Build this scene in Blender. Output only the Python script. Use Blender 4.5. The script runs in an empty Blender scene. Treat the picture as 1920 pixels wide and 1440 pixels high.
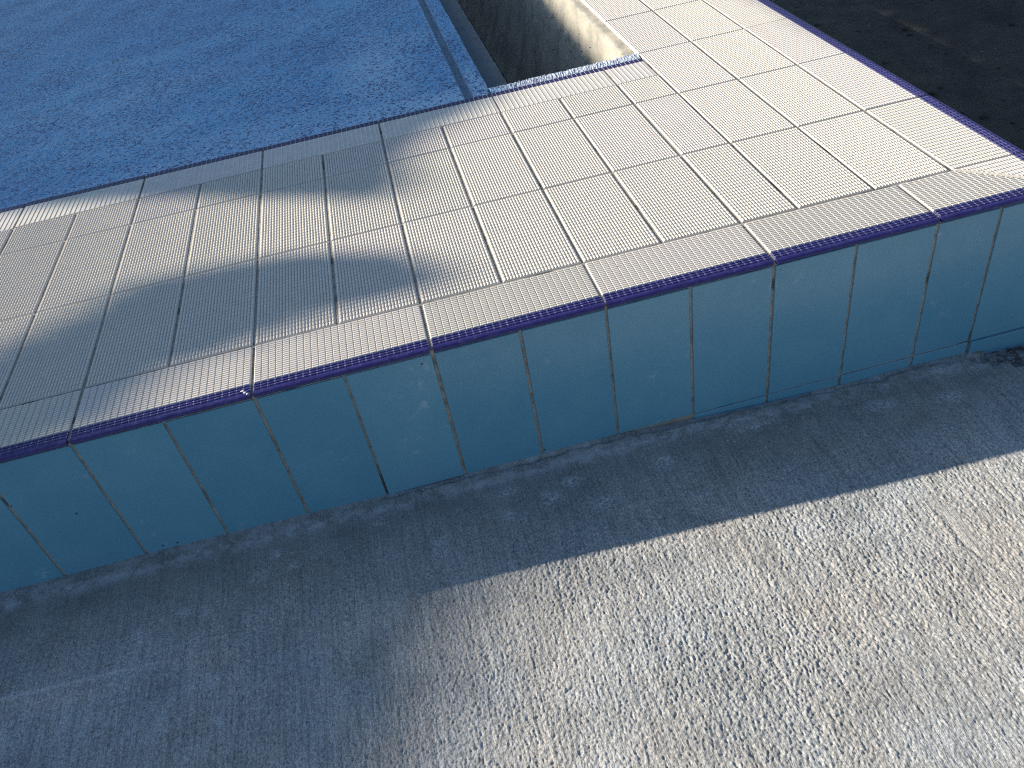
import bpy, math, random
import numpy as np
from mathutils import Matrix, Vector

random.seed(7)
rng = np.random.default_rng(11)
scene = bpy.context.scene
C = scene.collection

# ------------------------------------------------------------------ camera, sky, sun, exposure
cam_data = bpy.data.cameras.new('camera')
cam = bpy.data.objects.new('camera', cam_data)
C.objects.link(cam)
cam_data.sensor_fit = 'HORIZONTAL'
cam_data.sensor_width = 36.0
cam_data.lens = 1574.7 / 1920 * 36.0
cam_data.clip_start = 0.01
cam_data.clip_end = 500
R0 = (0.9660386, -0.2086785, -0.1523900)      # image right
R1 = (-0.2504217, -0.6106800, -0.7512383)     # image down
R2 = (0.0637057, 0.7638869, -0.6421981)       # view direction
cam.matrix_world = Matrix((
    (R0[0], -R1[0], -R2[0], 0.0217),
    (R0[1], -R1[1], -R2[1], -0.9319),
    (R0[2], -R1[2], -R2[2], 0.6858),
    (0, 0, 0, 1)))
scene.camera = cam

SUN_D = Vector((1.98, -0.8, -1.0))              # the way the sunlight travels
sun_el = math.asin(1.0 / SUN_D.length)
sun_az = math.atan2(-SUN_D.x, -SUN_D.y)        # from +Y towards +X

world = bpy.data.worlds.new('World')
scene.world = world
world.use_nodes = True
wn = world.node_tree.nodes
wl = world.node_tree.links
bg = wn['Background']
sky_tex = wn.new('ShaderNodeTexSky')
sky_tex.sky_type = 'NISHITA'
sky_tex.sun_disc = False
sky_tex.sun_elevation = sun_el
sky_tex.sun_rotation = sun_az
sky_tex.air_density = 1.0
sky_tex.dust_density = 0.2
sky_tex.ozone_density = 2.0
wl.new(sky_tex.outputs['Color'], bg.inputs['Color'])
bg.inputs['Strength'].default_value = 0.089

sun_data = bpy.data.lights.new('sun', 'SUN')
sun = bpy.data.objects.new('sun', sun_data)
C.objects.link(sun)
sun_data.energy = 5.0
sun_data.angle = math.radians(0.53)
sun_data.color = (1.0, 0.91, 0.785)
sun.rotation_euler = SUN_D.to_track_quat('-Z', 'Y').to_euler()
sun.location = (-9, 4, 8)

scene.view_settings.view_transform = 'Standard'
scene.view_settings.look = 'None'
scene.view_settings.gamma = 1.0
scene.view_settings.exposure = 0.88
scene.view_settings.use_curve_mapping = False
scene.render.engine = 'CYCLES'
scene.cycles.use_denoising = False
scene.cycles.filter_width = 1.15
scene.cycles.sample_clamp_indirect = 3.0

# ------------------------------------------------------------------ measures (metres; z = 0 is the top of the deck)
ROW_A, ROW_B, ROW_C, ROW_D, ROW_G = 0.1160, 0.3710, 0.6233, 0.7352, 0.8475
COL_2, COL_3, COL_4, X_OUT = 0.5917, 0.7160, 0.8416, 0.9670
P = 0.125
GX = 0.0045          # joint across the length of the edge
GY = 0.0030
PLASTER_X = 0.2520

# ------------------------------------------------------------------ material helpers
def new_mat(name):
    m = bpy.data.materials.new(name)
    m.use_nodes = True
    nt = m.node_tree
    return m, nt, nt.nodes['Principled BSDF']

def N(nt, kind, **kw):
    n = nt.nodes.new(kind)
    for k, v in kw.items():
        if k in n.inputs:
            n.inputs[k].default_value = v
        else:
            setattr(n, k, v)
    return n

def L(nt, a, b):
    nt.links.new(a, b)

def noise(nt, vec, scale, detail=3.0, rough=0.55):
    n = nt.nodes.new('ShaderNodeTexNoise')
    n.inputs['Scale'].default_value = scale
    n.inputs['Detail'].default_value = detail
    n.inputs['Roughness'].default_value = rough
    L(nt, vec, n.inputs['Vector'])
    return n.outputs['Fac']

def ramp(nt, fac, stops):
    r = nt.nodes.new('ShaderNodeValToRGB')
    els = r.color_ramp.elements
    while len(els) < len(stops):
        els.new(0.5)
    for e, (p, c) in zip(els, stops):
        e.position = p
        e.color = (c, c, c, 1) if isinstance(c, (int, float)) else (*c, 1)
    L(nt, fac, r.inputs['Fac'])
    return r.outputs['Color']

def mix(nt, fac, a, b, mode='MIX'):
    m = nt.nodes.new('ShaderNodeMix')
    m.data_type = 'RGBA'
    m.blend_type = mode
    for sock, v in ((m.inputs[0], fac), (m.inputs[6], a), (m.inputs[7], b)):
        if isinstance(v, (int, float)):
            sock.default_value = v
        elif isinstance(v, tuple):
            sock.default_value = (*v, 1)
        else:
            L(nt, v, sock)
    return m.outputs[2]

def math_node(nt, op, a, b=0.0, c=0.0):
    m = nt.nodes.new('ShaderNodeMath')
    m.operation = op
    for s, v in zip(m.inputs, (a, b, c)):
        if isinstance(v, (int, float)):
            s.default_value = v
        else:
            L(nt, v, s)
    return m.outputs[0]

def mapping(nt, vec, scale=(1, 1, 1), loc=(0, 0, 0), rot=(0, 0, 0)):
    m = nt.nodes.new('ShaderNodeMapping')
    m.inputs['Scale'].default_value = scale
    m.inputs['Location'].default_value = loc
    m.inputs['Rotation'].default_value = rot
    L(nt, vec, m.inputs['Vector'])
    return m.outputs['Vector']

def world_pos(nt):
    return nt.nodes.new('ShaderNodeNewGeometry').outputs['Position']

def bump(nt, bsdf, height, dist, strength=1.0):
    b = nt.nodes.new('ShaderNodeBump')
    b.inputs['Distance'].default_value = dist
    b.inputs['Strength'].default_value = strength
    L(nt, height, b.inputs['Height'])
    L(nt, b.outputs['Normal'], bsdf.inputs['Normal'])

def spot(nt, pos, cx, cy, rx, ry, warp, edge=0.35):
    """Mask of an irregular stain round (cx, cy), 1 inside."""
    m = mapping(nt, pos, (1 / rx, 1 / ry, 0.0), (-cx / rx, -cy / ry, 0))
    ln = nt.nodes.new('ShaderNodeVectorMath')
    ln.operation = 'LENGTH'
    L(nt, m, ln.inputs[0])
    d = math_node(nt, 'MULTIPLY_ADD', warp, 1.1, -0.55)
    d = math_node(nt, 'ADD', ln.outputs['Value'], d)
    return ramp(nt, d, [(max(0.0, 1 - edge), 1.0), (min(1.0, 1 + 0.0), 0.0)])

# ------------------------------------------------------------------ materials
def mat_cream():
    m, nt, b = new_mat('cream_ceramic')
    pos = world_pos(nt)
    rnd = nt.nodes.new('ShaderNodeObjectInfo').outputs['Random']
    base = ramp(nt, rnd, [(0.0, (0.535, 0.50, 0.43)), (0.35, (0.585, 0.54, 0.46)), (0.7, (0.60, 0.545, 0.48)), (1.0, (0.55, 0.50, 0.455))])
    dirt = ramp(nt, noise(nt, pos, 14, 5, 0.65), [(0.42, 0.0), (0.75, 1.0)])
    base = mix(nt, math_node(nt, 'MULTIPLY', dirt, 0.30), base, (0.52, 0.48, 0.43))
    dust = ramp(nt, noise(nt, pos, 90, 4, 0.7), [(0.45, 0.0), (0.8, 1.0)])
    base = mix(nt, math_node(nt, 'MULTIPLY', dust, 0.28), base, (0.64, 0.61, 0.57))
    fleck = ramp(nt, noise(nt, pos, 260, 2, 0.5), [(0.73, 0.0), (0.78, 1.0)])
    base = mix(nt, math_node(nt, 'MULTIPLY', fleck, 0.55), base, (0.22, 0.20, 0.17))
    L(nt, base, b.inputs['Base Color'])
    L(nt, ramp(nt, noise(nt, pos, 40, 3), [(0.3, 0.38), (0.7, 0.60)]), b.inputs['Roughness'])
    bump(nt, b, noise(nt, pos, 500, 2), 0.0003, 0.5)
    return m

def mat_navy():
    m, nt, b = new_mat('navy_glaze')
    pos = world_pos(nt)
    base = ramp(nt, noise(nt, pos, 60, 4, 0.6), [(0.3, (0.021, 0.018, 0.100)), (0.7, (0.034, 0.030, 0.145))])
    film = ramp(nt, noise(nt, pos, 130, 5, 0.7), [(0.58, 0.0), (0.80, 1.0)])
    base = mix(nt, math_node(nt, 'MULTIPLY', film, 0.30), base, (0.33, 0.32, 0.40))
    L(nt, base, b.inputs['Base Color'])
    L(nt, ramp(nt, noise(nt, pos, 120, 3), [(0.3, 0.22), (0.75, 0.45)]), b.inputs['Roughness'])
    b.inputs['Specular IOR Level'].default_value = 0.32
    bump(nt, b, noise(nt, pos, 150, 2), 0.0003, 0.4)
    return m

def mat_stripe():
    m, nt, b = new_mat('navy_stripe')
    pos = world_pos(nt)
    L(nt, ramp(nt, noise(nt, pos, 90, 4, 0.6), [(0.3, (0.014, 0.013, 0.055)), (0.75, (0.032, 0.030, 0.095))]), b.inputs['Base Color'])
    b.inputs['Roughness'].default_value = 0.5
    b.inputs['Specular IOR Level'].default_value = 0.2
    return m

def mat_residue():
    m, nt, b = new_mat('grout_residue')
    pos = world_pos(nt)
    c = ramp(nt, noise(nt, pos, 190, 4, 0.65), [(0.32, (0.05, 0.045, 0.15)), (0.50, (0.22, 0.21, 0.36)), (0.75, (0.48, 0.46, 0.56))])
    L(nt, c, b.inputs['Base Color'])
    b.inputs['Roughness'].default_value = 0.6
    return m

def mat_grout():
    m, nt, b = new_mat('grout')
    pos = world_pos(nt)
    c = ramp(nt, noise(nt, pos, 45, 5, 0.7), [(0.28, (0.12, 0.10, 0.085)), (0.5, (0.30, 0.27, 0.23)), (0.72, (0.40, 0.365, 0.315))])
    void = ramp(nt, noise(nt, mapping(nt, pos, (12, 12, 14)), 1.0, 2), [(0.60, 0.0), (0.66, 1.0)])
    c = mix(nt, math_node(nt, 'MULTIPLY', void, 0.75), c, (0.03, 0.027, 0.025))
    L(nt, c, b.inputs['Base Color'])
    b.inputs['Roughness'].default_value = 0.92
    bump(nt, b, noise(nt, pos, 700, 3), 0.0012, 0.8)
    return m

def mat_face():
    m, nt, b = new_mat('blue_ceramic')
    pos = world_pos(nt)
    rnd = nt.nodes.new('ShaderNodeObjectInfo').outputs['Random']
    base = ramp(nt, rnd, [(0.0, (0.090, 0.248, 0.355)), (1.0, (0.112, 0.278, 0.380))])
    haze = ramp(nt, noise(nt, pos, 9, 4, 0.6), [(0.45, 0.0), (0.75, 1.0)])
    base = mix(nt, math_node(nt, 'MULTIPLY', haze, 0.22), base, (0.20, 0.38, 0.47))
    smear = noise(nt, pos, 55, 5, 0.7)
    near = ramp(nt, noise(nt, pos, 11, 1), [(0.60, 0.0), (0.72, 1.0)])
    sm = math_node(nt, 'MULTIPLY', ramp(nt, smear, [(0.56, 0.0), (0.72, 1.0)]), near)
    base = mix(nt, math_node(nt, 'MULTIPLY', sm, 0.55), base, (0.50, 0.55, 0.60))
    v = nt.nodes.new('ShaderNodeTexVoronoi')
    v.inputs['Scale'].default_value = 15
    L(nt, pos, v.inputs['Vector'])
    hole = ramp(nt, v.outputs['Distance'], [(0.020, 1.0), (0.034, 0.0)])
    base = mix(nt, math_node(nt, 'MULTIPLY', hole, 0.9), base, (0.012, 0.014, 0.02))
    L(nt, base, b.inputs['Base Color'])
    L(nt, ramp(nt, noise(nt, pos, 25, 4), [(0.3, 0.20), (0.7, 0.34)]), b.inputs['Roughness'])
    b.inputs['Specular IOR Level'].default_value = 0.65
    bump(nt, b, noise(nt, pos, 30, 3), 0.0006, 0.25)
    return m

def mat_concrete():
    m, nt, b = new_mat('broomed_concrete')
    pos = world_pos(nt)
    base = ramp(nt, noise(nt, pos, 3.2, 5, 0.6), [(0.30, (0.40, 0.395, 0.37)), (0.52, (0.47, 0.462, 0.43)), (0.75, (0.52, 0.505, 0.465))])
    streak = noise(nt, mapping(nt, pos, (120, 9, 1)), 1.0, 4, 0.6)
    base = mix(nt, 0.45, base, ramp(nt, streak, [(0.3, 0.18), (0.7, 0.46)]), 'SOFT_LIGHT')
    grain = noise(nt, pos, 420, 3, 0.6)
    base = mix(nt, 0.75, base, ramp(nt, grain, [(0.3, 0.20), (0.72, 0.72)]), 'OVERLAY')
    pores = noise(nt, mapping(nt, pos, (560, 150, 1)), 1.0, 3, 0.6)
    base = mix(nt, 1.0, base, ramp(nt, pores, [(0.30, 0.42), (0.44, 0.98), (0.75, 1.10)]), 'MULTIPLY')
    drags = noise(nt, mapping(nt, pos, (330, 14, 1)), 1.0, 4, 0.7)
    base = mix(nt, 1.0, base, ramp(nt, drags, [(0.30, 0.66), (0.52, 1.0), (0.75, 1.12)]), 'MULTIPLY')
    warp = noise(nt, pos, 22, 5, 0.7)
    # darker towards the foot of the wall, with a ragged edge
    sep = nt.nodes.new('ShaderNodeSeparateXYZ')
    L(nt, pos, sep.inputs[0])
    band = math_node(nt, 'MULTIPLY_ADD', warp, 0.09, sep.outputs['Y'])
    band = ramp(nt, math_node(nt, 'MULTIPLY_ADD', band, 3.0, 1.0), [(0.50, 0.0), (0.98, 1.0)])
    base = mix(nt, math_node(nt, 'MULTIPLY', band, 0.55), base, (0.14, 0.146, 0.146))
    # stains: centre x, y, radii, colour, strength
    for cx, cy, rx, ry, col, k in (
            (0.925, -0.010, 0.070, 0.040, (0.050, 0.047, 0.044), 1.0),
            (0.965, -0.055, 0.055, 0.045, (0.12, 0.115, 0.11), 0.8),
            (0.226, -0.550, 0.026, 0.018, (0.36, 0.20, 0.12), 0.45)):
        msk = math_node(nt, 'MULTIPLY', spot(nt, pos, cx, cy, rx, ry, warp, 0.3 if cx > 0.9 else 0.8), k)
        base = mix(nt, msk, base, col)
    tint = ramp(nt, noise(nt, mapping(nt, pos, (1, 1, 1), (3.1, 1.7, 0)), 6.5, 4, 0.6), [(0.30, (0.93, 0.98, 1.03)), (0.5, (1.0, 1.0, 1.0)), (0.74, (1.05, 1.0, 0.955))])
    base = mix(nt, 1.0, base, tint, 'MULTIPLY')
    # splashes of pale mortar
    fine = noise(nt, pos, 210, 4, 0.75)
    for cx, cy, rx, ry in ((-0.489, -0.145, 0.017, 0.022), (-0.382, -0.248, 0.015, 0.018), (-0.372, -0.309, 0.010, 0.02),
                           (-0.249, -0.260, 0.009, 0.018), (-0.431, -0.127, 0.014, 0.012), (-0.299, -0.062, 0.018, 0.013), (-0.322, -0.095, 0.020, 0.014),
                           (-0.275, -0.090, 0.014, 0.012), (-0.243, -0.181, 0.009, 0.012), (-0.145, -0.05, 0.016, 0.012), (0.055, -0.055, 0.02, 0.012),
                           (0.115, -0.085, 0.024, 0.016), (0.155, -0.068, 0.022, 0.014), (0.30, -0.07, 0.02, 0.014),
                           (0.655, -0.062, 0.05, 0.015), (0.46, -0.045, 0.05, 0.012), (0.76, -0.085, 0.03, 0.016),
                           (0.19, -0.12, 0.03, 0.02), (-0.06, -0.115, 0.016, 0.012), (0.05, -0.10, 0.012, 0.012),
                           (0.33, -0.155, 0.016, 0.012), (-0.40, -0.135, 0.015, 0.015)):
        msk = spot(nt, pos, cx, cy, rx, ry, warp, 0.9)
        msk = math_node(nt, 'MULTIPLY', msk, ramp(nt, fine, [(0.46, 0.0), (0.56, 1.0)]))
        base = mix(nt, math_node(nt, 'MULTIPLY', msk, 0.85), base, (0.52, 0.53, 0.54))
    # lime bloom in a broken line just off the wall
    ln = math_node(nt, 'MULTIPLY_ADD', warp, 0.022, sep.outputs['Y'])
    ln = ramp(nt, math_node(nt, 'MULTIPLY_ADD', ln, 10.0, 1.0), [(0.66, 0.0), (0.86, 1.0), (0.98, 0.6)])
    ln = math_node(nt, 'MULTIPLY', ln, ramp(nt, noise(nt, pos, 48, 6, 0.8), [(0.44, 0.0), (0.56, 1.0)]))
    base = mix(nt, math_node(nt, 'MULTIPLY', ln, 0.62), base, (0.48, 0.49, 0.51))
    mott = noise(nt, mapping(nt, pos, (1, 1, 1), (7, 2, 0)), 15, 5, 0.65)
    base = mix(nt, 1.0, base, ramp(nt, mott, [(0.32, 0.84), (0.5, 1.02), (0.70, 1.14)]), 'MULTIPLY')
    av = math_node(nt, 'MULTIPLY_ADD', sep.outputs['X'], 0.03, sep.outputs['Y'])
    av = math_node(nt, 'ABSOLUTE', math_node(nt, 'ADD', math_node(nt, 'MULTIPLY_ADD', warp, 0.014, av), 0.205))
    av = math_node(nt, 'MULTIPLY', math_node(nt, 'MULTIPLY', ramp(nt, av, [(0.001, 1.0), (0.006, 0.0)]), ramp(nt, pores, [(0.38, 0.1), (0.58, 1.0)])), ramp(nt, math_node(nt, 'MULTIPLY', sep.outputs['X'], -1.0), [(0.41, 0.0), (0.50, 1.0)]))
    base = mix(nt, math_node(nt, 'MULTIPLY', av, 0.6), base, (0.56, 0.56, 0.55))
    speck = ramp(nt, noise(nt, pos, 170, 2, 0.5), [(0.70, 0.0), (0.75, 1.0)])
    base = mix(nt, math_node(nt, 'MULTIPLY', speck, 0.55), base, (0.55, 0.55, 0.54))
    # an arc left by a trowel
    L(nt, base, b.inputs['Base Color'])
    b.inputs['Roughness'].default_value = 0.88
    b.inputs['Specular IOR Level'].default_value = 0.3
    h = math_node(nt, 'MULTIPLY_ADD', noise(nt, pos, 900, 3, 0.6), 0.6, noise(nt, mapping(nt, pos, (620, 160, 1)), 1.0, 2))
    bump(nt, b, h, 0.0011, 0.75)
    return m

def mat_plaster():
    m, nt, b = new_mat('blue_pebble_plaster')
    pos = world_pos(nt)
    big = noise(nt, pos, 2.1, 4, 0.6)
    base = ramp(nt, big, [(0.28, (0.085, 0.270, 0.500)), (0.52, (0.135, 0.375, 0.600)), (0.76, (0.245, 0.490, 0.660))])
    # chalky film where the plaster has been rubbed
    film = ramp(nt, noise(nt, mapping(nt, pos, (3, 7, 1), rot=(0, 0, 0.5)), 1.0, 5, 0.65), [(0.55, 0.0), (0.80, 1.0)])
    base = mix(nt, math_node(nt, 'MULTIPLY', film, 0.40), base, (0.40, 0.56, 0.74))
    sep = nt.nodes.new('ShaderNodeSeparateXYZ')
    L(nt, pos, sep.inputs[0])
    w2 = noise(nt, pos, 16, 5, 0.7)
    edge = math_node(nt, 'MULTIPLY_ADD', w2, -0.10, sep.outputs['Y'])
    edge = ramp(nt, math_node(nt, 'SUBTRACT', edge, 0.72), [(0.06, 1.0), (0.20, 0.0)])
    base = mix(nt, math_node(nt, 'MULTIPLY', edge, 0.65), base, (0.48, 0.63, 0.78))
    rim = ramp(nt, sep.outputs['X'], [(0.262, 0.0), (0.30, 1.0)])
    base = mix(nt, math_node(nt, 'MULTIPLY', rim, 0.9), base, (0.45, 0.49, 0.54))
    groove = ramp(nt, math_node(nt, 'ABSOLUTE', math_node(nt, 'SUBTRACT', sep.outputs['X'], 0.2035)), [(0.008, 1.0), (0.012, 0.0)])
    for cx, cy, rx, ry, k in ((0.15, 0.885, 0.17, 0.07, 0.9), (0.02, 1.20, 0.13, 0.42, 0.75), (0.232, 0.95, 0.03, 0.14, 0.8), (-0.28, 0.98, 0.30, 0.12, 0.45), (-0.60, 1.5, 0.40, 0.16, 0.35)):
        near = spot(nt, pos, cx, cy, rx, ry, w2, 0.95)
        base = mix(nt, math_node(nt, 'MULTIPLY', near, k), base, (0.38, 0.58, 0.72))
    v = nt.nodes.new('ShaderNodeTexVoronoi')
    v.inputs['Scale'].default_value = 225
    L(nt, pos, v.inputs['Vector'])
    pebble = nt.nodes.new('ShaderNodeSeparateColor')
    L(nt, v.outputs['Color'], pebble.inputs[0])
    amount = ramp(nt, noise(nt, pos, 4.5, 5, 0.65), [(0.3, 0.05), (0.5, 0.27), (0.72, 0.50)])
    dark = math_node(nt, 'LESS_THAN', pebble.outputs[0], amount)
    base = mix(nt, math_node(nt, 'MULTIPLY', dark, 0.88), base, (0.014, 0.045, 0.16))
    pale = math_node(nt, 'GREATER_THAN', pebble.outputs[1], 0.90)
    base = mix(nt, math_node(nt, 'MULTIPLY', pale, 0.4), base, (0.50, 0.62, 0.76))
    L(nt, base, b.inputs['Base Color'])
    base = mix(nt, math_node(nt, 'MULTIPLY', rim, 0.35), base, (0.48, 0.50, 0.54))
    base = mix(nt, math_node(nt, 'MULTIPLY', groove, 0.85), base, (0.15, 0.21, 0.26))
    L(nt, base, b.inputs['Base Color'])
    b.inputs['Roughness'].default_value = 0.62
    bump(nt, b, v.outputs['Distance'], 0.0022, 0.6)
    return m

def mat_mortar():
    m, nt, b = new_mat('gutter_mortar')
    pos = world_pos(nt)
    c = ramp(nt, noise(nt, pos, 12, 6, 0.7), [(0.28, (0.20, 0.19, 0.165)), (0.5, (0.36, 0.335, 0.27)), (0.74, (0.50, 0.46, 0.36))])
    pit = ramp(nt, noise(nt, mapping(nt, pos, (110, 70, 130)), 1.0, 3), [(0.68, 0.0), (0.72, 1.0)])
    c = mix(nt, math_node(nt, 'MULTIPLY', pit, 0.8), c, (0.07, 0.062, 0.05))
    L(nt, c, b.inputs['Base Color'])
    b.inputs['Roughness'].default_value = 0.9
    bump(nt, b, noise(nt, pos, 160, 5, 0.7), 0.0025, 0.7)
    return m

def mat_slate():
    m, nt, b = new_mat('painted_ledge')
    pos = world_pos(nt)
    c = ramp(nt, noise(nt, pos, 20, 5, 0.7), [(0.3, (0.060, 0.080, 0.098)), (0.7, (0.095, 0.118, 0.135))])
    L(nt, c, b.inputs['Base Color'])
    b.inputs['Roughness'].default_value = 0.7
    return m

def mat_soil():
    m, nt, b = new_mat('dark_soil')
    pos = world_pos(nt)
    c = ramp(nt, noise(nt, pos, 9, 7, 0.7), [(0.3, (0.024, 0.020, 0.015)), (0.55, (0.058, 0.047, 0.034)), (0.75, (0.105, 0.085, 0.062))])
    stone = ramp(nt, noise(nt, pos, 130, 2), [(0.74, 0.0), (0.78, 1.0)])
    c = mix(nt, math_node(nt, 'MULTIPLY', stone, 0.7), c, (0.24, 0.22, 0.19))
    L(nt, c, b.inputs['Base Color'])
    b.inputs['Roughness'].default_value = 0.95
    bump(nt, b, noise(nt, pos, 55, 6, 0.7), 0.02, 0.9)
    return m

def mat_flat(name, col, rough=0.8):
    m, nt, b = new_mat(name)
    pos = world_pos(nt)
    k = ramp(nt, noise(nt, pos, 60, 4), [(0.3, 0.75), (0.7, 1.2)])
    L(nt, mix(nt, 1.0, col, k, 'MULTIPLY'), b.inputs['Base Color'])
    b.inputs['Roughness'].default_value = rough
    return m

STRIPE_M = mat_stripe()
CREAM, NAVY, RESIDUE, GROUT, FACE = mat_cream(), mat_navy(), mat_residue(), mat_grout(), mat_face()
CONCRETE, PLASTER, MORTAR, SLATE, SOIL = mat_concrete(), mat_plaster(), mat_mortar(), mat_slate(), mat_soil()
GAP = mat_flat('dirty_groove', (0.40, 0.355, 0.285))
CHIP = mat_flat('pale_mortar', (0.58, 0.57, 0.55))
FLECK = mat_flat('dry_debris', (0.07, 0.055, 0.035))
PURPLE = mat_flat('violet_chip', (0.20, 0.18, 0.42), 0.4)
BARK = mat_flat('bark', (0.10, 0.075, 0.05), 0.95)
LEAF = mat_flat('leaf_green', (0.055, 0.085, 0.03), 0.6)

# ------------------------------------------------------------------ mesh helpers
def mesh_obj(name, verts, faces, mats, parent=None, midx=None, smooth=False):
    me = bpy.data.meshes.new(name)
    me.from_pydata(verts, [], faces)
    for m in (mats if isinstance(mats, (list, tuple)) else [mats]):
        me.materials.append(m)
    if midx is not None:
        me.polygons.foreach_set('material_index', midx)
    if smooth:
        me.polygons.foreach_set('use_smooth', [True] * len(me.polygons))
    me.update()
    o = bpy.data.objects.new(name, me)
    C.objects.link(o)
    if parent:
        o.parent = parent
    return o

def inset(poly, d):
    """Convex CCW polygon moved inwards by d."""
    n = len(poly)
    out = []
    for i in range(n):
        (x0, y0), (x1, y1), (x2, y2) = poly[i - 1], poly[i], poly[(i + 1) % n]
        a = Vector((x1 - x0, y1 - y0)).normalized()
        b = Vector((x2 - x1, y2 - y1)).normalized()
        na, nb = Vector((-a.y, a.x)), Vector((-b.y, b.x))
        k = d / (1 + na.dot(nb))
        out.append((x1 + (na.x + nb.x) * k, y1 + (na.y + nb.y) * k))
    return out

def inside(poly, x, y):
    for i in range(len(poly)):
        (x0, y0), (x1, y1) = poly[i], poly[(i + 1) % len(poly)]
        if (x1 - x0) * (y - y0) - (y1 - y0) * (x - x0) < 0:
            return False
    return True

NUB_H = 0.0014

class MB:
    def __init__(self):
        self.v, self.f, self.m = [], [], []
    def slab(self, poly, z0, z1, ch, mi=0, top_mi=None):
        """A tile body: vertical sides, a chamfered arris and a flat top."""
        n, b = len(poly), len(self.v)
        top = inset(poly, ch)
        self.v += [(x, y, z0) for x, y in poly] + [(x, y, z1 - ch) for x, y in poly] + [(x, y, z1) for x, y in top]
        for i in range(n):
            j = (i + 1) % n
            self.f += [(b + i, b + j, b + n + j, b + n + i), (b + n + i, b + n + j, b + 2 * n + j, b + 2 * n + i)]
            self.m += [mi, mi]
        self.f.append(tuple(b + 2 * n + i for i in range(n)))
        self.m.append(mi if top_mi is None else top_mi)
    def nub(self, cx, cy, hx, hy, z, h, slope, mi=0, sy=None):
        b = len(self.v)
        self.v += [(cx - hx, cy - hy, z), (cx + hx, cy - hy, z), (cx + hx, cy + hy, z), (cx - hx, cy + hy, z)]
        hx, hy = hx - slope, hy - (slope if sy is None else sy)
        self.v += [(cx - hx, cy - hy, z + h), (cx + hx, cy - hy, z + h), (cx + hx, cy + hy, z + h), (cx - hx, cy + hy, z + h)]
        for i in range(4):
            j = (i + 1) % 4
            self.f.append((b + i, b + j, b + 4 + j, b + 4 + i))
        self.f.append((b + 4, b + 5, b + 6, b + 7))
        self.m += [mi] * 5
    def nubs(self, poly, px, py, z=-NUB_H, mi=0, h=NUB_H, margin=0.0010, pad=0.0009, gap=0.00040, slope=0.00145, end=0.0008):
        """Raised oblongs on a px by py grid, kept where they lie wholly on the tile."""
        ins = inset(poly, margin)
        xs = [p[0] for p in poly]; ys = [p[1] for p in poly]
        x0, y0 = min(xs) + pad, min(ys) + pad
        nx = max(1, round((max(xs) - pad - x0) / px)); px = (max(xs) - pad - x0) / nx
        ny = max(1, round((max(ys) - pad - y0) / py)); py = (max(ys) - pad - y0) / ny
        hx, hy = px / 2 - gap, py / 2 - gap
        for i in range(nx):
            for j in range(ny):
                cx, cy = x0 + (i + 0.5) * px, y0 + (j + 0.5) * py
                sl = (slope, end) if px < py else (end, slope)
                # a nub that crosses a cut edge is cut short
                for a, c in ((-1, 1), (-1, .5), (-.5, 1), (-1, 0), (0, 1), (-1, -.4), (.4, 1)):
                    if all(inside(ins, cx + sx * hx, cy + sy * hy) for sx in (a, c) for sy in (-1, 1)):
                        k = hx * (c - a) / 2
                        self.nub(cx + hx * (a + c) / 2, cy, k, hy, z + 0.00001, h, min(sl[0], k * .7), mi, sl[1])
                        break
    def build(self, name, mats, parent=None):
        return mesh_obj(name, self.v, self.f, mats, parent, self.m)

def rect(x0, y0, x1, y1):
    return [(x0, y0), (x1, y0), (x1, y1), (x0, y1)]

# ------------------------------------------------------------------ ground
ground = mesh_obj('ground', [(-120, -120, -0.42), (120, -120, -0.42), (120, 120, -0.42), (-120, 120, -0.42)], [(0, 1, 2, 3)], SOIL)
ground['kind'] = 'structure'

# dug earth beside the wall, uneven
def earth_height(x, y):
    return -0.345 + 0.012 * math.sin(5.1 * x + 1.3 * y) + 0.010 * math.sin(3.3 * y - 7.7 * x)
ev, ef = [], []
nx, ny = 70, 70
for j in range(ny):
    for i in range(nx):
        x, y = 0.962 + 4.5 * (i / (nx - 1)) ** 1.5, 0.03 + 5.0 * (j / (ny - 1)) ** 1.3
        ev.append((x, y, earth_height(x, y) + rng.normal(0, 0.0035)))
for j in range(ny - 1):
    for i in range(nx - 1):
        a = j * nx + i
        ef.append((a, a + 1, a + nx + 1, a + nx))
earth = mesh_obj('soil', ev, ef, SOIL, smooth=True)
earth['kind'] = 'structure'

# ------------------------------------------------------------------ concrete floor with a broomed surface
def gauss_field(shape, sx, sy):
    f = np.fft.rfft2(rng.normal(size=shape))
    ky = np.fft.fftfreq(shape[0])[:, None]
    kx = np.fft.rfftfreq(shape[1])[None, :]
    f *= np.exp(-2 * math.pi ** 2 * ((kx * sx) ** 2 + (ky * sy) ** 2))
    a = np.fft.irfft2(f, s=shape)
    return a / a.std()

ST = 0.0012
fx = np.arange(-0.76, 1.02, ST)
fx = np.concatenate([fx, fx[-1] + np.cumsum(np.linspace(ST, 0.006, 160))])
fy = np.arange(-0.66, 0.0078, ST)
xs = np.concatenate([np.linspace(-9, fx[0], 30)[:-1], fx, np.linspace(fx[-1], 9, 30)[1:]])
ys = np.concatenate([np.linspace(-9, fy[0], 30)[:-1], fy])
KX = [-0.9, -0.625, -0.5, -0.375, -0.25, -0.125, 0.0, 0.125, 0.25, 0.375, 0.5, 0.625, 0.75, 0.85, 0.95, 1.2]
KZ = [-0.2440, -0.2464, -0.2465, -0.2497, -0.2511, -0.2551, -0.2566, -0.2562, -0.2552, -0.2640, -0.2712, -0.2762, -0.2747, -0.2803, -0.286, -0.288]
XX, YY = np.meshgrid(xs, ys)
edge_line = np.interp(xs, KX, KZ)[None, :]
plane = (-0.2590 - 0.024 * np.clip(xs, -1.2, 1.2))[None, :]
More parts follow.
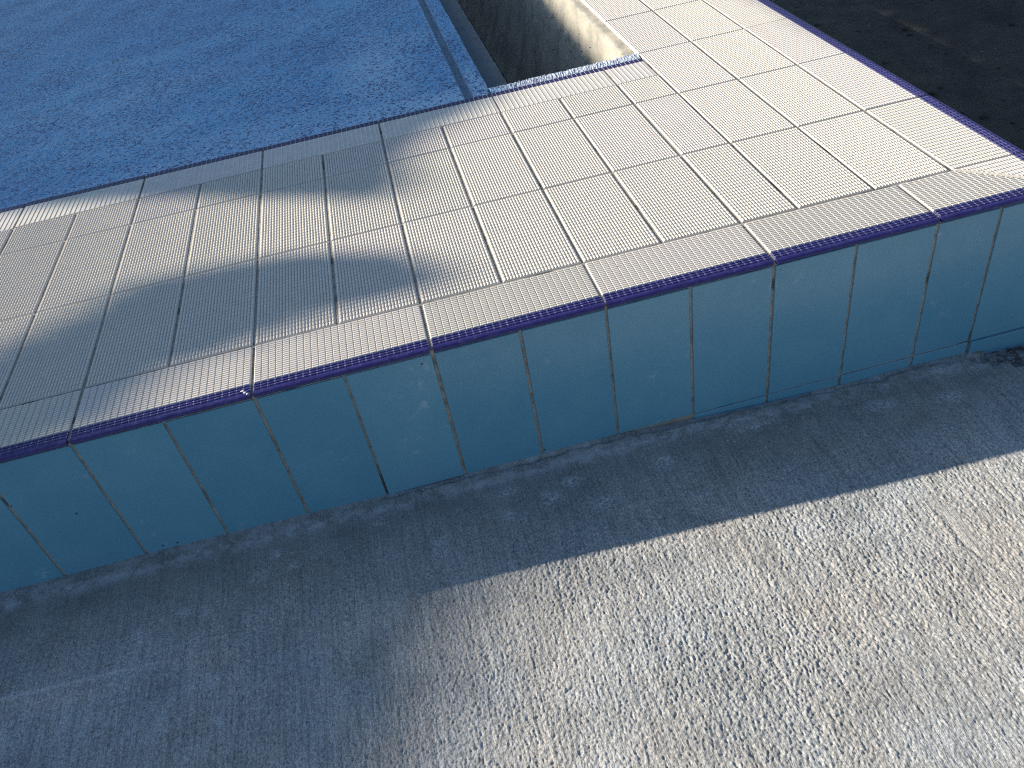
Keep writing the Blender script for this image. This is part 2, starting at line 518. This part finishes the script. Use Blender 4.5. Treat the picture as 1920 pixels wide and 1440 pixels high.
wgt = np.exp(YY / 0.09)
Z = edge_line * wgt + plane * (1 - wgt)
nfx, nfy = len(fx), len(fy)
grain = gauss_field((nfy, nfx), 0.72, 0.90) * 0.00034
pits = -np.clip(gauss_field((nfy, nfx), 0.66, 1.3) - 0.35, 0, 2.0) * 0.00050
drag = gauss_field((nfy, nfx), 0.8, 9) * 0.00016 + gauss_field((nfy, nfx), 1.8, 40) * 0.00010
patch = 0.95 + 0.14 * gauss_field((nfy, nfx), 40, 50)
relief = 1.05 * (grain + pits) * np.clip(patch, 0.6, 1.3) + drag
slack = gauss_field((nfy, nfx), 70, 70) * 0.0008
fade = np.clip((-fy - 0.015) / 0.15, 0.12, 1.0)[:, None]
leftsmooth = np.clip(0.95 + (fx + 0.1) * 0.5, 0.6, 1.0)[None, :]
relief *= np.clip((1.62 - fx) / 0.5, 0.05, 1.0)[None, :]
fine = relief * fade * leftsmooth + slack
# a shallow trowel arc, a scratch and a broken-out hollow at the wall
FX, FY = np.meshgrid(fx, fy)
sc_x = 0.620 + (FY + 0.33) * -0.15 + 0.004 * np.sin(FY * 60)
scr = np.exp(-((FX - sc_x) / 0.003) ** 2) * np.exp(-((FY + 0.335) / 0.055) ** 4)
fine -= scr * 0.0014
smooth_strip = np.exp(-((FX - sc_x - 0.010) / 0.009) ** 2) * np.exp(-((FY + 0.30) / 0.06) ** 4)
fine -= relief * fade * leftsmooth * smooth_strip * 0.75
arc_y = -0.196 - 0.03 * (FX + 0.5)
arc = np.exp(-((FY - arc_y) / 0.003) ** 2) * (1 / (1 + np.exp((FX + 0.43) * 60)))
fine += arc * 0.0007
hol = ((FX - 0.930) / 0.075) ** 2 + ((FY + 0.012) / 0.042) ** 2 + 0.25 * gauss_field((nfy, nfx), 5, 5)
fine -= 0.009 / (1 + np.exp((hol - 1) * 14))
seam = np.clip((FY + 0.009 + 0.002 * gauss_field((nfy, nfx), 6, 4)) / 0.006, 0, 1) / (1 + np.exp(-(gauss_field((nfy, nfx), 40, 12) + 0.2) * 5)) / (1 + np.exp(-(FX + 0.1) * 40))
fine -= seam * 0.005
i0 = 29
j0 = 29
Z[j0:j0 + nfy, i0:i0 + nfx] += fine
nX, nY = len(xs), len(ys)
co = np.stack([XX, YY, Z], -1).reshape(-1, 3).astype(np.float32)
q = (np.arange(nY - 1)[:, None] * nX + np.arange(nX - 1)[None, :]).reshape(-1)
quads = np.stack([q, q + 1, q + nX + 1, q + nX], -1).astype(np.int32)
me = bpy.data.meshes.new('concrete_floor')
me.vertices.add(len(co)); me.vertices.foreach_set('co', co.ravel())
me.loops.add(quads.size); me.loops.foreach_set('vertex_index', quads.ravel())
me.polygons.add(len(quads)); me.polygons.foreach_set('loop_start', np.arange(len(quads), dtype=np.int32) * 4)
me.polygons.foreach_set('use_smooth', np.ones(len(quads), dtype=bool))
me.update(); me.validate()
me.materials.append(CONCRETE)
floor = bpy.data.objects.new('concrete_floor', me)
C.objects.link(floor)
floor['kind'] = 'structure'

def floor_z(x, y):
    w = math.exp(min(0, y) / 0.09)
    return float(np.interp(x, KX, KZ)) * w + (-0.2590 - 0.024 * x) * (1 - w)

# ------------------------------------------------------------------ the tiled wall
wall = bpy.data.objects.new('tiled_wall', None)
wall.empty_display_size = 0.2
wall.location = (0, 0, -0.34)
C.objects.link(wall)
wall['label'] = 'low L-shaped pool wall with cream ribbed top tiles, navy nosing and blue tiled face'
wall['category'] = 'wall'
wall['kind'] = 'thing'
BASE = Vector((0, 0, 0.34))

def place(o, x, y, z=0.0, rz=0.0, jit=0.0003, tilt=0.0010):
    o.location = Vector((x + random.uniform(-jit, jit), y + random.uniform(-jit, jit), z + random.uniform(-jit, jit))) + BASE
    o.rotation_euler = (random.uniform(-tilt, tilt), random.uniform(-tilt, tilt), rz + random.uniform(-tilt, tilt))
    return o

def copy_part(o):
    c = o.copy()
    C.objects.link(c)
    c.parent = wall
    for ch in o.children:
        d = ch.copy()
        C.objects.link(d)
        d.parent = c
    return c

# mortar core; its surface is the grout seen in the joints
core_poly = [(-2.6, 0.0066), (0.9594, 0.0066), (0.9594, 3.2), (0.5945, 3.2), (0.5945, 0.8455), (-2.6, 0.8455)]
nb = len(core_poly)
cv = [(x, y, 0.0) for x, y in core_poly] + [(x, y, 0.34 - 0.0027) for x, y in core_poly]
cf = [(i, (i + 1) % nb, nb + (i + 1) % nb, nb + i) for i in range(nb)] + [tuple(range(nb, 2 * nb)), tuple(range(nb - 1, -1, -1))]
core = mesh_obj('grout_bed', cv, cf, GROUT, wall)

protos = {}
def deck_tile(x0, y0, x1, y1):
    w, l = round(x1 - x0, 4), round(y1 - y0, 4)
    if (w, l) not in protos:
        b = MB()
        poly = rect(0, 0, w, l)
        b.slab(poly, -0.009, -NUB_H, 0.0007, 0, 1)
        b.nubs(poly, 0.005, 0.010)
        o = b.build('deck_tile', [CREAM, GAP], wall)
        protos[(w, l)] = o
    else:
        o = copy_part(protos[(w, l)])
    place(o, x0, y0)
    return o

hx, hy = GX / 2, GY / 2
cols = [k * P for k in range(-11, 5)] + [COL_2]
rows = [(ROW_A, ROW_B), (ROW_B, ROW_C), (ROW_C, ROW_D)]
for r0, r1 in rows:
    for a, c in zip(cols[:-1], cols[1:]):
        deck_tile(a + hx, r0 + hy + (0.0010 if r0 == ROW_A else 0), c - hx, r1 - hy)
arm_rows = [ROW_A, ROW_B, ROW_C] + [ROW_C + 0.2515 * i for i in range(1, 11)]
for r0, r1 in zip(arm_rows[:-1], arm_rows[1:]):
    for a, c in ((COL_2, COL_3), (COL_3, COL_4)):
        deck_tile(a + hx, round(r0 + hy + (0.0010 if r0 == ROW_A else 0), 4), c - hx, round(r1 - hy, 4))

# edge tiles: cream ribbed back, navy rounded nose
NOSE_Y = 0.0240
EDGE_Y = ROW_A - hy - 0.0010
def nose_mesh(b, x0, x1, m0, m1):
    """Navy nose from x0 to x1; the ends run back along y with slopes m0 and m1 (mitres)."""
    prof = [(NOSE_Y, -0.0090), (0.0042, -0.0088), (0.0012, -0.0082), (0.0000, -0.0064), (0.0006, -0.0043), (0.0022, -0.0026),
            (0.0048, -0.0014), (0.0080, -NUB_H - 0.0001), (0.0115, -NUB_H), (NOSE_Y, -NUB_H)]
    s = len(b.v)
    n = len(prof)
    for y, z in prof:
        b.v.append((x0 + m0 * y, y, z))
    for y, z in prof:
        b.v.append((x1 + m1 * y, y, z))
    for i in range(n - 1):
        b.f.append((s + i, s + n + i, s + n + i + 1, s + i + 1)[::-1])
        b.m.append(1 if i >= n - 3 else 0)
    b.f.append(tuple(s + i for i in range(n))[::-1]); b.m.append(0)
    b.f.append(tuple(s + n + i for i in range(n))); b.m.append(0)

def make_edge_tile(length, m0=0.0, m1=0.0, depth=None):
    depth = depth or EDGE_Y
    poly = [(m0 * NOSE_Y, NOSE_Y + 0.00004), (length + m1 * NOSE_Y, NOSE_Y + 0.00004), (length + m1 * depth, depth), (m0 * depth, depth)]
    if abs(poly[3][0] - poly[2][0]) < 0.002:
        poly = poly[:3]
    b = MB()
    b.slab(poly, -0.009, -NUB_H, 0.0008, 0, 1)
    b.nubs(poly, 0.010, 0.0048, margin=0.0002, pad=0.0005, h=0.0011, gap=0.0003, slope=0.0008, end=0.0009)
    for m_, x_, sg in ((m0, 0.0, 1), (m1, length, -1)):      # the sawn, unglazed lip of a mitre
        if m_:
            w_ = 0.0032 * sg
            q = [(x_ + m_ * NOSE_Y, NOSE_Y + 0.0003), (x_ + m_ * NOSE_Y + w_, NOSE_Y + 0.0003), (x_ + m_ * depth + w_, depth - 0.001), (x_ + m_ * depth, depth - 0.001)]
            if sg < 0:
                q = [q[1], q[0], q[3], q[2]]
                if m_ * depth + length < 0.1:
                    q = q[:2] + [(x_ + m_ * depth, depth - 0.001)]
            b.slab(q, -0.004, -0.00015, 0.0003)
    o = b.build('edge_tile', [CREAM, GAP], wall)
    n = MB()
    nose_mesh(n, 0, length, m0, m1)
    npoly = [(m0 * 0.0075, 0.0075), (length + m1 * 0.0075, 0.0075), (length + m1 * NOSE_Y, NOSE_Y), (m0 * NOSE_Y, NOSE_Y)]
    n.nubs(npoly, 0.010, 0.0049, margin=0.0000, pad=0.0001, gap=0.0006, slope=0.0010)
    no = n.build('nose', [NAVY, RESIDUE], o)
    return o

EL = 0.25 - GX
edge = make_edge_tile(EL)
first = True
for k in range(-10, 6, 2):
    o = edge if first else copy_part(edge)
    first = False
    place(o, k * P + hx, 0, 0, jit=0.0005)
for r0, r1 in zip(arm_rows[:-1], arm_rows[1:]):
    if r0 == ROW_A:
        o = make_edge_tile(round(r1 - r0 - GX, 4), depth=X_OUT - COL_4 - hx)
        arm_edge = o
    else:
        o = copy_part(arm_edge)
    place(o, X_OUT, r0 + hx, 0, math.pi / 2, jit=0.0005)
CL = X_OUT - 0.75 - hx
corner = place(make_edge_tile(CL - 0.0009, 0.0, -1.075), 0.75 + hx, 0)
corner['label'] = 'mitred corner edge tile'
corner2 = place(make_edge_tile(ROW_A - hx * 0.4, 0.93, 0.0, depth=X_OUT - COL_4 - hx), X_OUT, 0.0009, 0, math.pi / 2)
corner2['label'] = 'short mitred corner edge tile'

# grip tiles along the pool, with thin ribs and a navy stripe
GRIP_L = ROW_G - ROW_D - hy
STRIPE = 0.0195
def make_grip_tile(length):
    b = MB()
    body = rect(0, 0, length, GRIP_L - STRIPE)
    b.slab(body, -0.009, -0.0006, 0.0006)
    n = int(length / 0.010)
    off = (length - (n - 1) * 0.010) / 2
    for i in range(n):
        b.nub(off + i * 0.010, (GRIP_L - STRIPE) / 2, 0.00115, (GRIP_L - STRIPE) / 2 - 0.001, -0.00059, 0.00095, 0.00075)
    o = b.build('grip_tile', CREAM, wall)
    s = MB()
    s.slab(rect(0, GRIP_L - STRIPE + 0.00004, length, GRIP_L), -0.009, -0.0006, 0.0004)
    for i in range(n):
        s.nub(off + i * 0.010, GRIP_L - STRIPE / 2, 0.00060, STRIPE / 2 - 0.0006, -0.00059, 0.00045, 0.00040, 1)
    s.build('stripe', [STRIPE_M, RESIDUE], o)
    return o

grip = make_grip_tile(EL)
first = True
for k in range(-10, 4, 2):
    o = grip if first else copy_part(grip)
    first = False
    place(o, k * P + hx, ROW_D + hy, -0.0003, jit=0.0005)
place(make_grip_tile(round(COL_2 - 0.5 - GX - 0.0015, 4)), 0.5 + hx, ROW_D + hy, -0.0006)

# blue face tiles
TOP_Z, BOT_Z = -0.0125, -0.2570
fprotos = {}
def face_tile(name, x0, x1, z0, z1, side=False, tilt=0.0012):
    key = (name, round(x1 - x0, 4), round(z1 - z0, 4))
    if key not in fprotos:
        w, h = x1 - x0, z1 - z0
        b = MB()
        b.slab(rect(0, 0, w, h), 0.0, 0.0062, 0.0007)
        b.v = [(x, -z, y) for x, y, z in b.v]        # stand it up, glazed side towards -y
        o = b.build(name, FACE, wall)
        fprotos[key] = o
    else:
        o = copy_part(fprotos[key])
    if side:
        place(o, X_OUT - 0.0105, x0, z0, math.pi / 2, 0.0004, tilt)
    else:
        place(o, x0, 0.0104, z0, 0, 0.0004, tilt)
    return o

FG = 0.0022
fcols = [k * P for k in range(-11, 7)] + [0.8490, X_OUT - 0.0045 + FG]
for a, c in zip(fcols[:-1], fcols[1:]):
    face_tile('face_tile', a + FG, c - FG, BOT_Z, TOP_Z)
    if a > 0.3:
        o = face_tile('skirting_strip', a + FG, c - FG, BOT_Z - 0.045, BOT_Z - 0.0024)
        if c > 0.9:
            o.location.y -= 0.003
scols = [0.006 + 0.125 * i for i in range(0, 12)]
for a, c in zip(scols[:-1], scols[1:]):
    face_tile('face_tile', a + FG, c - FG, BOT_Z, TOP_Z, side=True)

# ------------------------------------------------------------------ pool plaster
def plaster_z(x, y):
    z = -0.0035 - 0.035 * max(0.0, (0.19 - x)) ** 1.3 - 0.006 * max(0.0, y - 0.9) - 0.0012 * math.exp(-(y - 0.848) / 0.03)
    g = abs(x - 0.2035)
    if g < 0.010:
        z -= 0.0065 * min(1.0, (0.010 - g) / 0.0022)
    elif x < 0.2035:
        z += 0.0022 * math.exp(-((x - 0.190) / 0.004) ** 2)
    if x > PLASTER_X - 0.006:
        z -= (x - PLASTER_X + 0.006) * 0.35
    return z
px_ = list(np.concatenate([np.linspace(-9, -1.2, 25)[:-1], np.arange(-1.2, 0.186, 0.014), np.arange(0.186, PLASTER_X, 0.0022), [PLASTER_X]]))
py_ = list(np.concatenate([[0.8485], np.arange(0.856, 2.2, 0.016), np.linspace(2.2, 9, 30)[1:]]))
pv, pf = [], []
W_ = len(px_)
for y in py_:
    for i, x in enumerate(px_):
        jx = rng.normal(0, 0.0006) if i == W_ - 1 else 0
        pv.append((x + jx, y, plaster_z(x, y) + rng.normal(0, 0.0004) + (rng.normal(0, 0.0006) if 0.198 < x < 0.209 else 0)))
for j in range(len(py_) - 1):
    for i in range(W_ - 1):
        a = j * W_ + i
        pf.append((a, a + 1, a + W_ + 1, a + W_))
base = len(pv)                                           # the thickness of the lip above the gutter
for j, y in enumerate(py_):
    x, _, z = pv[j * W_ + W_ - 1]
    pv.append((x - 0.002, y, -0.045))
for j in range(len(py_) - 1):
    a, b_ = j * W_ + W_ - 1, (j + 1) * W_ + W_ - 1
    pf.append((a, base + j, base + j + 1, b_))
# the narrow plaster rim across the end of the gutter
rb = len(pv)
rn = 150
for i in range(rn):
    x = PLASTER_X - 0.001 + (COL_2 - 0.001 - PLASTER_X) * i / (rn - 1)
    yo = 0.884 + rng.normal(0, 0.0014) + 0.001 * math.sin(x * 40)
    if x > 0.555:
        yo += 0.003
    prof = [(0.8485, -0.0030), (0.857, -0.0015 + rng.normal(0, 0.0006)), (0.866, -0.0006 + rng.normal(0, 0.0008)),
            (0.875, -0.0008 + rng.normal(0, 0.0008)), (yo - 0.003, -0.0022 + rng.normal(0, 0.0006)), (yo, -0.007), (yo, -0.30)]
    for y, z in prof:
        pv.append((x, y, z))
for i in range(rn - 1):
    for k in range(6):
        a = rb + i * 7 + k
        pf.append((a, a + 7, a + 8, a + 1))
pool = mesh_obj('pool_floor', pv, pf, PLASTER, smooth=False)
pool['kind'] = 'structure'

# ------------------------------------------------------------------ overflow gutter
gv, gf, gm = [], [], []
prof = [(0.5935, -0.0085), (0.5800, -0.0090), (0.5715, -0.0100), (0.5690, -0.0135), (0.5675, -0.030), (0.5655, -0.036), (0.5630, -0.060),
        (0.5590, -0.095), (0.5540, -0.105), (0.5500, -0.130), (0.540, -0.185), (0.525, -0.250), (0.500, -0.340), (0.460, -0.430), (0.390, -0.470),
        (0.330, -0.480), (0.312, -0.480), (0.311, -0.060), (0.3095, -0.0385), (0.280, -0.0380), (0.246, -0.0380)]
gy = np.arange(0.866, 3.4, 0.011)
n = len(prof)
for y in gy:
    for k, (x, z) in enumerate(prof):
        rough = 0.0022 if k in (2, 3) else (0.0010 if 0 < k < 15 else 0.0004)
        gv.append((x + rng.normal(0, rough), y, z + rng.normal(0, rough * (0.4 if k < 3 else 0.8))))
for j in range(len(gy) - 1):
    for k in range(n - 1):
        a = j * n + k
        gf.append((a, a + 1, a + n + 1, a + n)[::-1])
        gm.append(1 if k >= n - 4 else 0)
gutter = mesh_obj('pool_gutter', gv, gf, [MORTAR, SLATE], None, gm, smooth=True)
gutter['kind'] = 'structure'

# ------------------------------------------------------------------ crumbs
def crumbs(name, pts, mat, label, cat):
    v, f = [], []
    for (x, y, z, r, flat) in pts:
        b = len(v)
        k = 6
        ph = random.uniform(0, 6)
        for ring, (rr, hh) in enumerate(((1.0, 0.0), (0.75, 0.6))):
            for i in range(k):
                a = ph + i * 2 * math.pi / k
                q_ = r * rr * random.uniform(0.7, 1.25)
                v.append((x + math.cos(a) * q_ * 1.2, y + math.sin(a) * q_, z + hh * r * flat))
        v.append((x, y, z + r * flat))
        for i in range(k):
            j = (i + 1) % k
            f += [(b + i, b + j, b + k + j, b + k + i), (b + k + i, b + k + j, b + 2 * k)]
    o = mesh_obj(name, v, f, mat)
    o['kind'] = 'stuff'
    o['label'] = label
    o['category'] = cat
    return o

pts = []
for _ in range(260):
    x = random.uniform(-0.78, 1.0)
    y = -abs(random.gauss(0, 0.035)) - 0.002
    pts.append((x, y, floor_z(x, y) - 0.0003, random.choice((0.0005, 0.0006, 0.0008, 0.0011)), 0.35))
for _ in range(70):
    x, y = random.uniform(-0.7, 1.0), random.uniform(-0.55, -0.05)
    pts.append((x, y, floor_z(x, y), random.choice((0.0004, 0.0006, 0.0009)), 0.4))
crumbs('mortar_crumbs', pts, CHIP, 'pale mortar crumbs scattered on the concrete along the foot of the blue tiles', 'crumbs')

pts = []
for _ in range(90):
    y = random.uniform(0.89, 1.9)
    t = random.random()
    i = random.choice((5, 6, 7, 8, 9, 10, 11, 12))
    x = prof[i][0] * (1 - t) + prof[i + 1][0] * t
    z = prof[i][1] * (1 - t) + prof[i + 1][1] * t
    pts.append((x - 0.001, y, z - 0.0004, random.choice((0.0012, 0.002, 0.003)), 0.6))
crumbs('gutter_litter', pts, FLECK, 'dark specks of dry litter lying in the open pool gutter', 'litter')

pts = []
for _ in range(700):
    x, y = 0.99 + 1.9 * random.random() ** 1.2, random.uniform(0.3, 3.2)
    pts.append((x, y, earth_height(x, y) - 0.001, random.choice((0.002, 0.003, 0.004, 0.006, 0.010)), random.uniform(0.4, 0.8)))
crumbs('soil_clods', pts, SOIL, 'small dark clods strewn over the dug soil beside the wall', 'clods')
pts = []
for _ in range(60):
    x, y = 0.99 + 1.9 * random.random() ** 1.2, random.uniform(0.3, 3.2)
    pts.append((x, y, earth_height(x, y), random.choice((0.0012, 0.002, 0.003)), 0.6))
crumbs('soil_grit', pts, CHIP, 'pale bits of grit on the dark soil', 'grit')

chip = mesh_obj('tile_chip', [(-.0016, -.0006, 0), (.0016, -.0008, 0), (.0014, .0009, 0), (-.0013, .0007, 0), (-.0012, -.0004, .0008), (.0012, -.0005, .0008), (.001, .0006, .0007), (-.001, .0005, .0009)],
                [(0, 1, 5, 4), (1, 2, 6, 5), (2, 3, 7, 6), (3, 0, 4, 7), (4, 5, 6, 7)], PURPLE)
chip.location = (0.2935, 0.0835, 0.0)
chip['label'] = 'tiny violet chip lying on the cream ribbed edge tile'
chip['category'] = 'chip'
dab_pts = [(-0.262 + 0.003 * i, 0.0125 - 0.0035 * i, -0.0004 - 0.0006 * i * i * 0.5, 0.0028 - 0.0004 * i, 0.5) for i in range(3)]
dab = crumbs('mortar_dab', dab_pts, CHIP, 'white dab of mortar stuck on the navy nosing beside a tile joint', 'mortar dab')
del dab['kind']

# ------------------------------------------------------------------ unseen trees added to cast shade, crowns shaped from the shadow outlines
SHADE = [
    [(-1.4, 0.10), (-0.95, 0.16), (-0.70, 0.24), (-0.58, 0.315), (-0.50, 0.355), (-0.42, 0.385), (-0.25, 0.37), (-0.10, 0.315), (0.00, 0.255), (0.045, 0.19), (0.00, 0.15), (-0.10, 0.165),
     (-0.24, 0.145), (-0.33, 0.115), (-0.42, 0.075), (-0.46, 0.02), (-0.47, -0.10), (-0.57, -0.25), (-0.77, -0.65), (-1.4, -0.9), (-1.9, -0.2)],
    [(-2.6, 1.2), (-1.5, 0.95), (-0.81, 0.84), (-0.64, 0.80), (-0.40, 0.70), (-0.25, 0.61), (-0.13, 0.55), (-0.05, 0.49), (0.01, 0.52), (0.02, 0.62),
     (0.08, 0.72), (0.18, 0.79), (0.265, 0.87), (0.325, 0.93), (0.375, 1.05), (0.40, 1.3), (0.415, 1.6), (0.44, 2.2), (0.50, 4.2), (-1.0, 4.4), (-2.6, 3.8)],
    [(0.945, 1.25), (1.03, 0.5), (1.9, 0.30), (2.8, 1.2), (2.6, 2.9), (1.5, 3.1), (1.05, 2.8), (0.945, 1.8)],
]
def in_poly(poly, x, y):
    c = False
    for i in range(len(poly)):
        (x0, y0), (x1, y1) = poly[i - 1], poly[i]
        if (y0 > y) != (y1 > y) and x < (x1 - x0) * (y - y0) / (y1 - y0) + x0:
            c = not c
    return c

def limb(v, f, pts_, radii, k=7):
    base_ = len(v)
    for p_, r_ in zip(pts_, radii):
        for i in range(k):
            a = 2 * math.pi * i / k
            v.append((p_[0] + math.cos(a) * r_, p_[1] + math.sin(a) * r_, p_[2]))
    for s in range(len(pts_) - 1):
        for i in range(k):
            j = (i + 1) % k
            f.append((base_ + s * k + i, base_ + s * k + j, base_ + (s + 1) * k + j, base_ + (s + 1) * k + i))

tree_labels = ['broad leafy tree whose shade falls on the left of the concrete', 'large leafy tree whose shade covers the blue pool plaster',
               'leafy tree whose shade falls on the dark soil']
for ti, (poly, lab) in enumerate(zip(SHADE, tree_labels)):
    minx, maxx = min(p_[0] for p_ in poly), max(p_[0] for p_ in poly)
    miny, maxy = min(p_[1] for p_ in poly), max(p_[1] for p_ in poly)
    area = (maxx - minx) * (maxy - miny)
    want = int(area * 7000)
    lv, lf = [], []
    cen = []
    s_lo, s_hi = (2.6, 3.6)
    for _ in range(want):
        x, y = random.uniform(minx, maxx), random.uniform(miny, maxy)
        if not in_poly(poly, x, y):
            continue
        if ti == 0 and y < 0.03:          # leaves thinned out to soften the shadow edge
            xe = float(np.interp(-y, [-0.03, 0.0, 0.10, 0.25, 0.65], [-0.46, -0.47, -0.535, -0.635, -0.84]))
            if random.random() > min(1.0, max(0.0, (xe + 0.065 - x) / 0.19)) ** 1.6:
                continue
        s = random.uniform(s_lo, s_hi)
        if ti == 0 and y < 0.03:
            s += 1.9                      # and moved back to blur that edge more
        c0 = Vector((x, y, 0)) - SUN_D * s
        cen.append(c0)
        a = Vector((random.gauss(0, 1), random.gauss(0, 1), random.gauss(0, 1))).normalized()
        b_ = a.orthogonal().normalized()
        b_ = Matrix.Rotation(random.uniform(0, 6.28), 3, a) @ b_
        c_ = a.cross(b_)
        ln_, wd = random.uniform(0.020, 0.034), random.uniform(0.012, 0.019)
        i = len(lv)
        lv += [tuple(c0 - b_ * ln_), tuple(c0 + c_ * wd), tuple(c0 + b_ * ln_), tuple(c0 - c_ * wd)]
        lf.append((i, i + 1, i + 2, i + 3))
    mid = sum(cen, Vector()) / len(cen)
    root = bpy.data.objects.new('tree', None)
    C.objects.link(root)
    root.location = (mid.x, mid.y, -0.42)
    root['label'], root['category'], root['group'] = lab, 'tree', 'trees beyond the pool'
    tv, tf = [], []
    limb(tv, tf, [(0, 0, 0), (0.03, 0.02, 1.0), (0, 0, mid.z - 0.2), (0.02, 0, mid.z + 0.42)], [0.13, 0.10, 0.075, 0.03])
    for _ in range(9):
        e = random.choice(cen) - Vector((mid.x, mid.y, -0.42))
        s0 = Vector((0.01, 0.01, random.uniform(mid.z - 0.6, mid.z + 0.2)))
        limb(tv, tf, [tuple(s0), tuple(s0.lerp(e, 0.5) + Vector((0, 0, 0.08))), tuple(e)], [0.035, 0.02, 0.008], 5)
    mesh_obj('trunk', tv, tf, BARK, root)
    off = Vector((mid.x, mid.y, -0.42))
    mesh_obj('crown', [tuple(Vector(p_) - off) for p_ in lv], lf, LEAF, root)
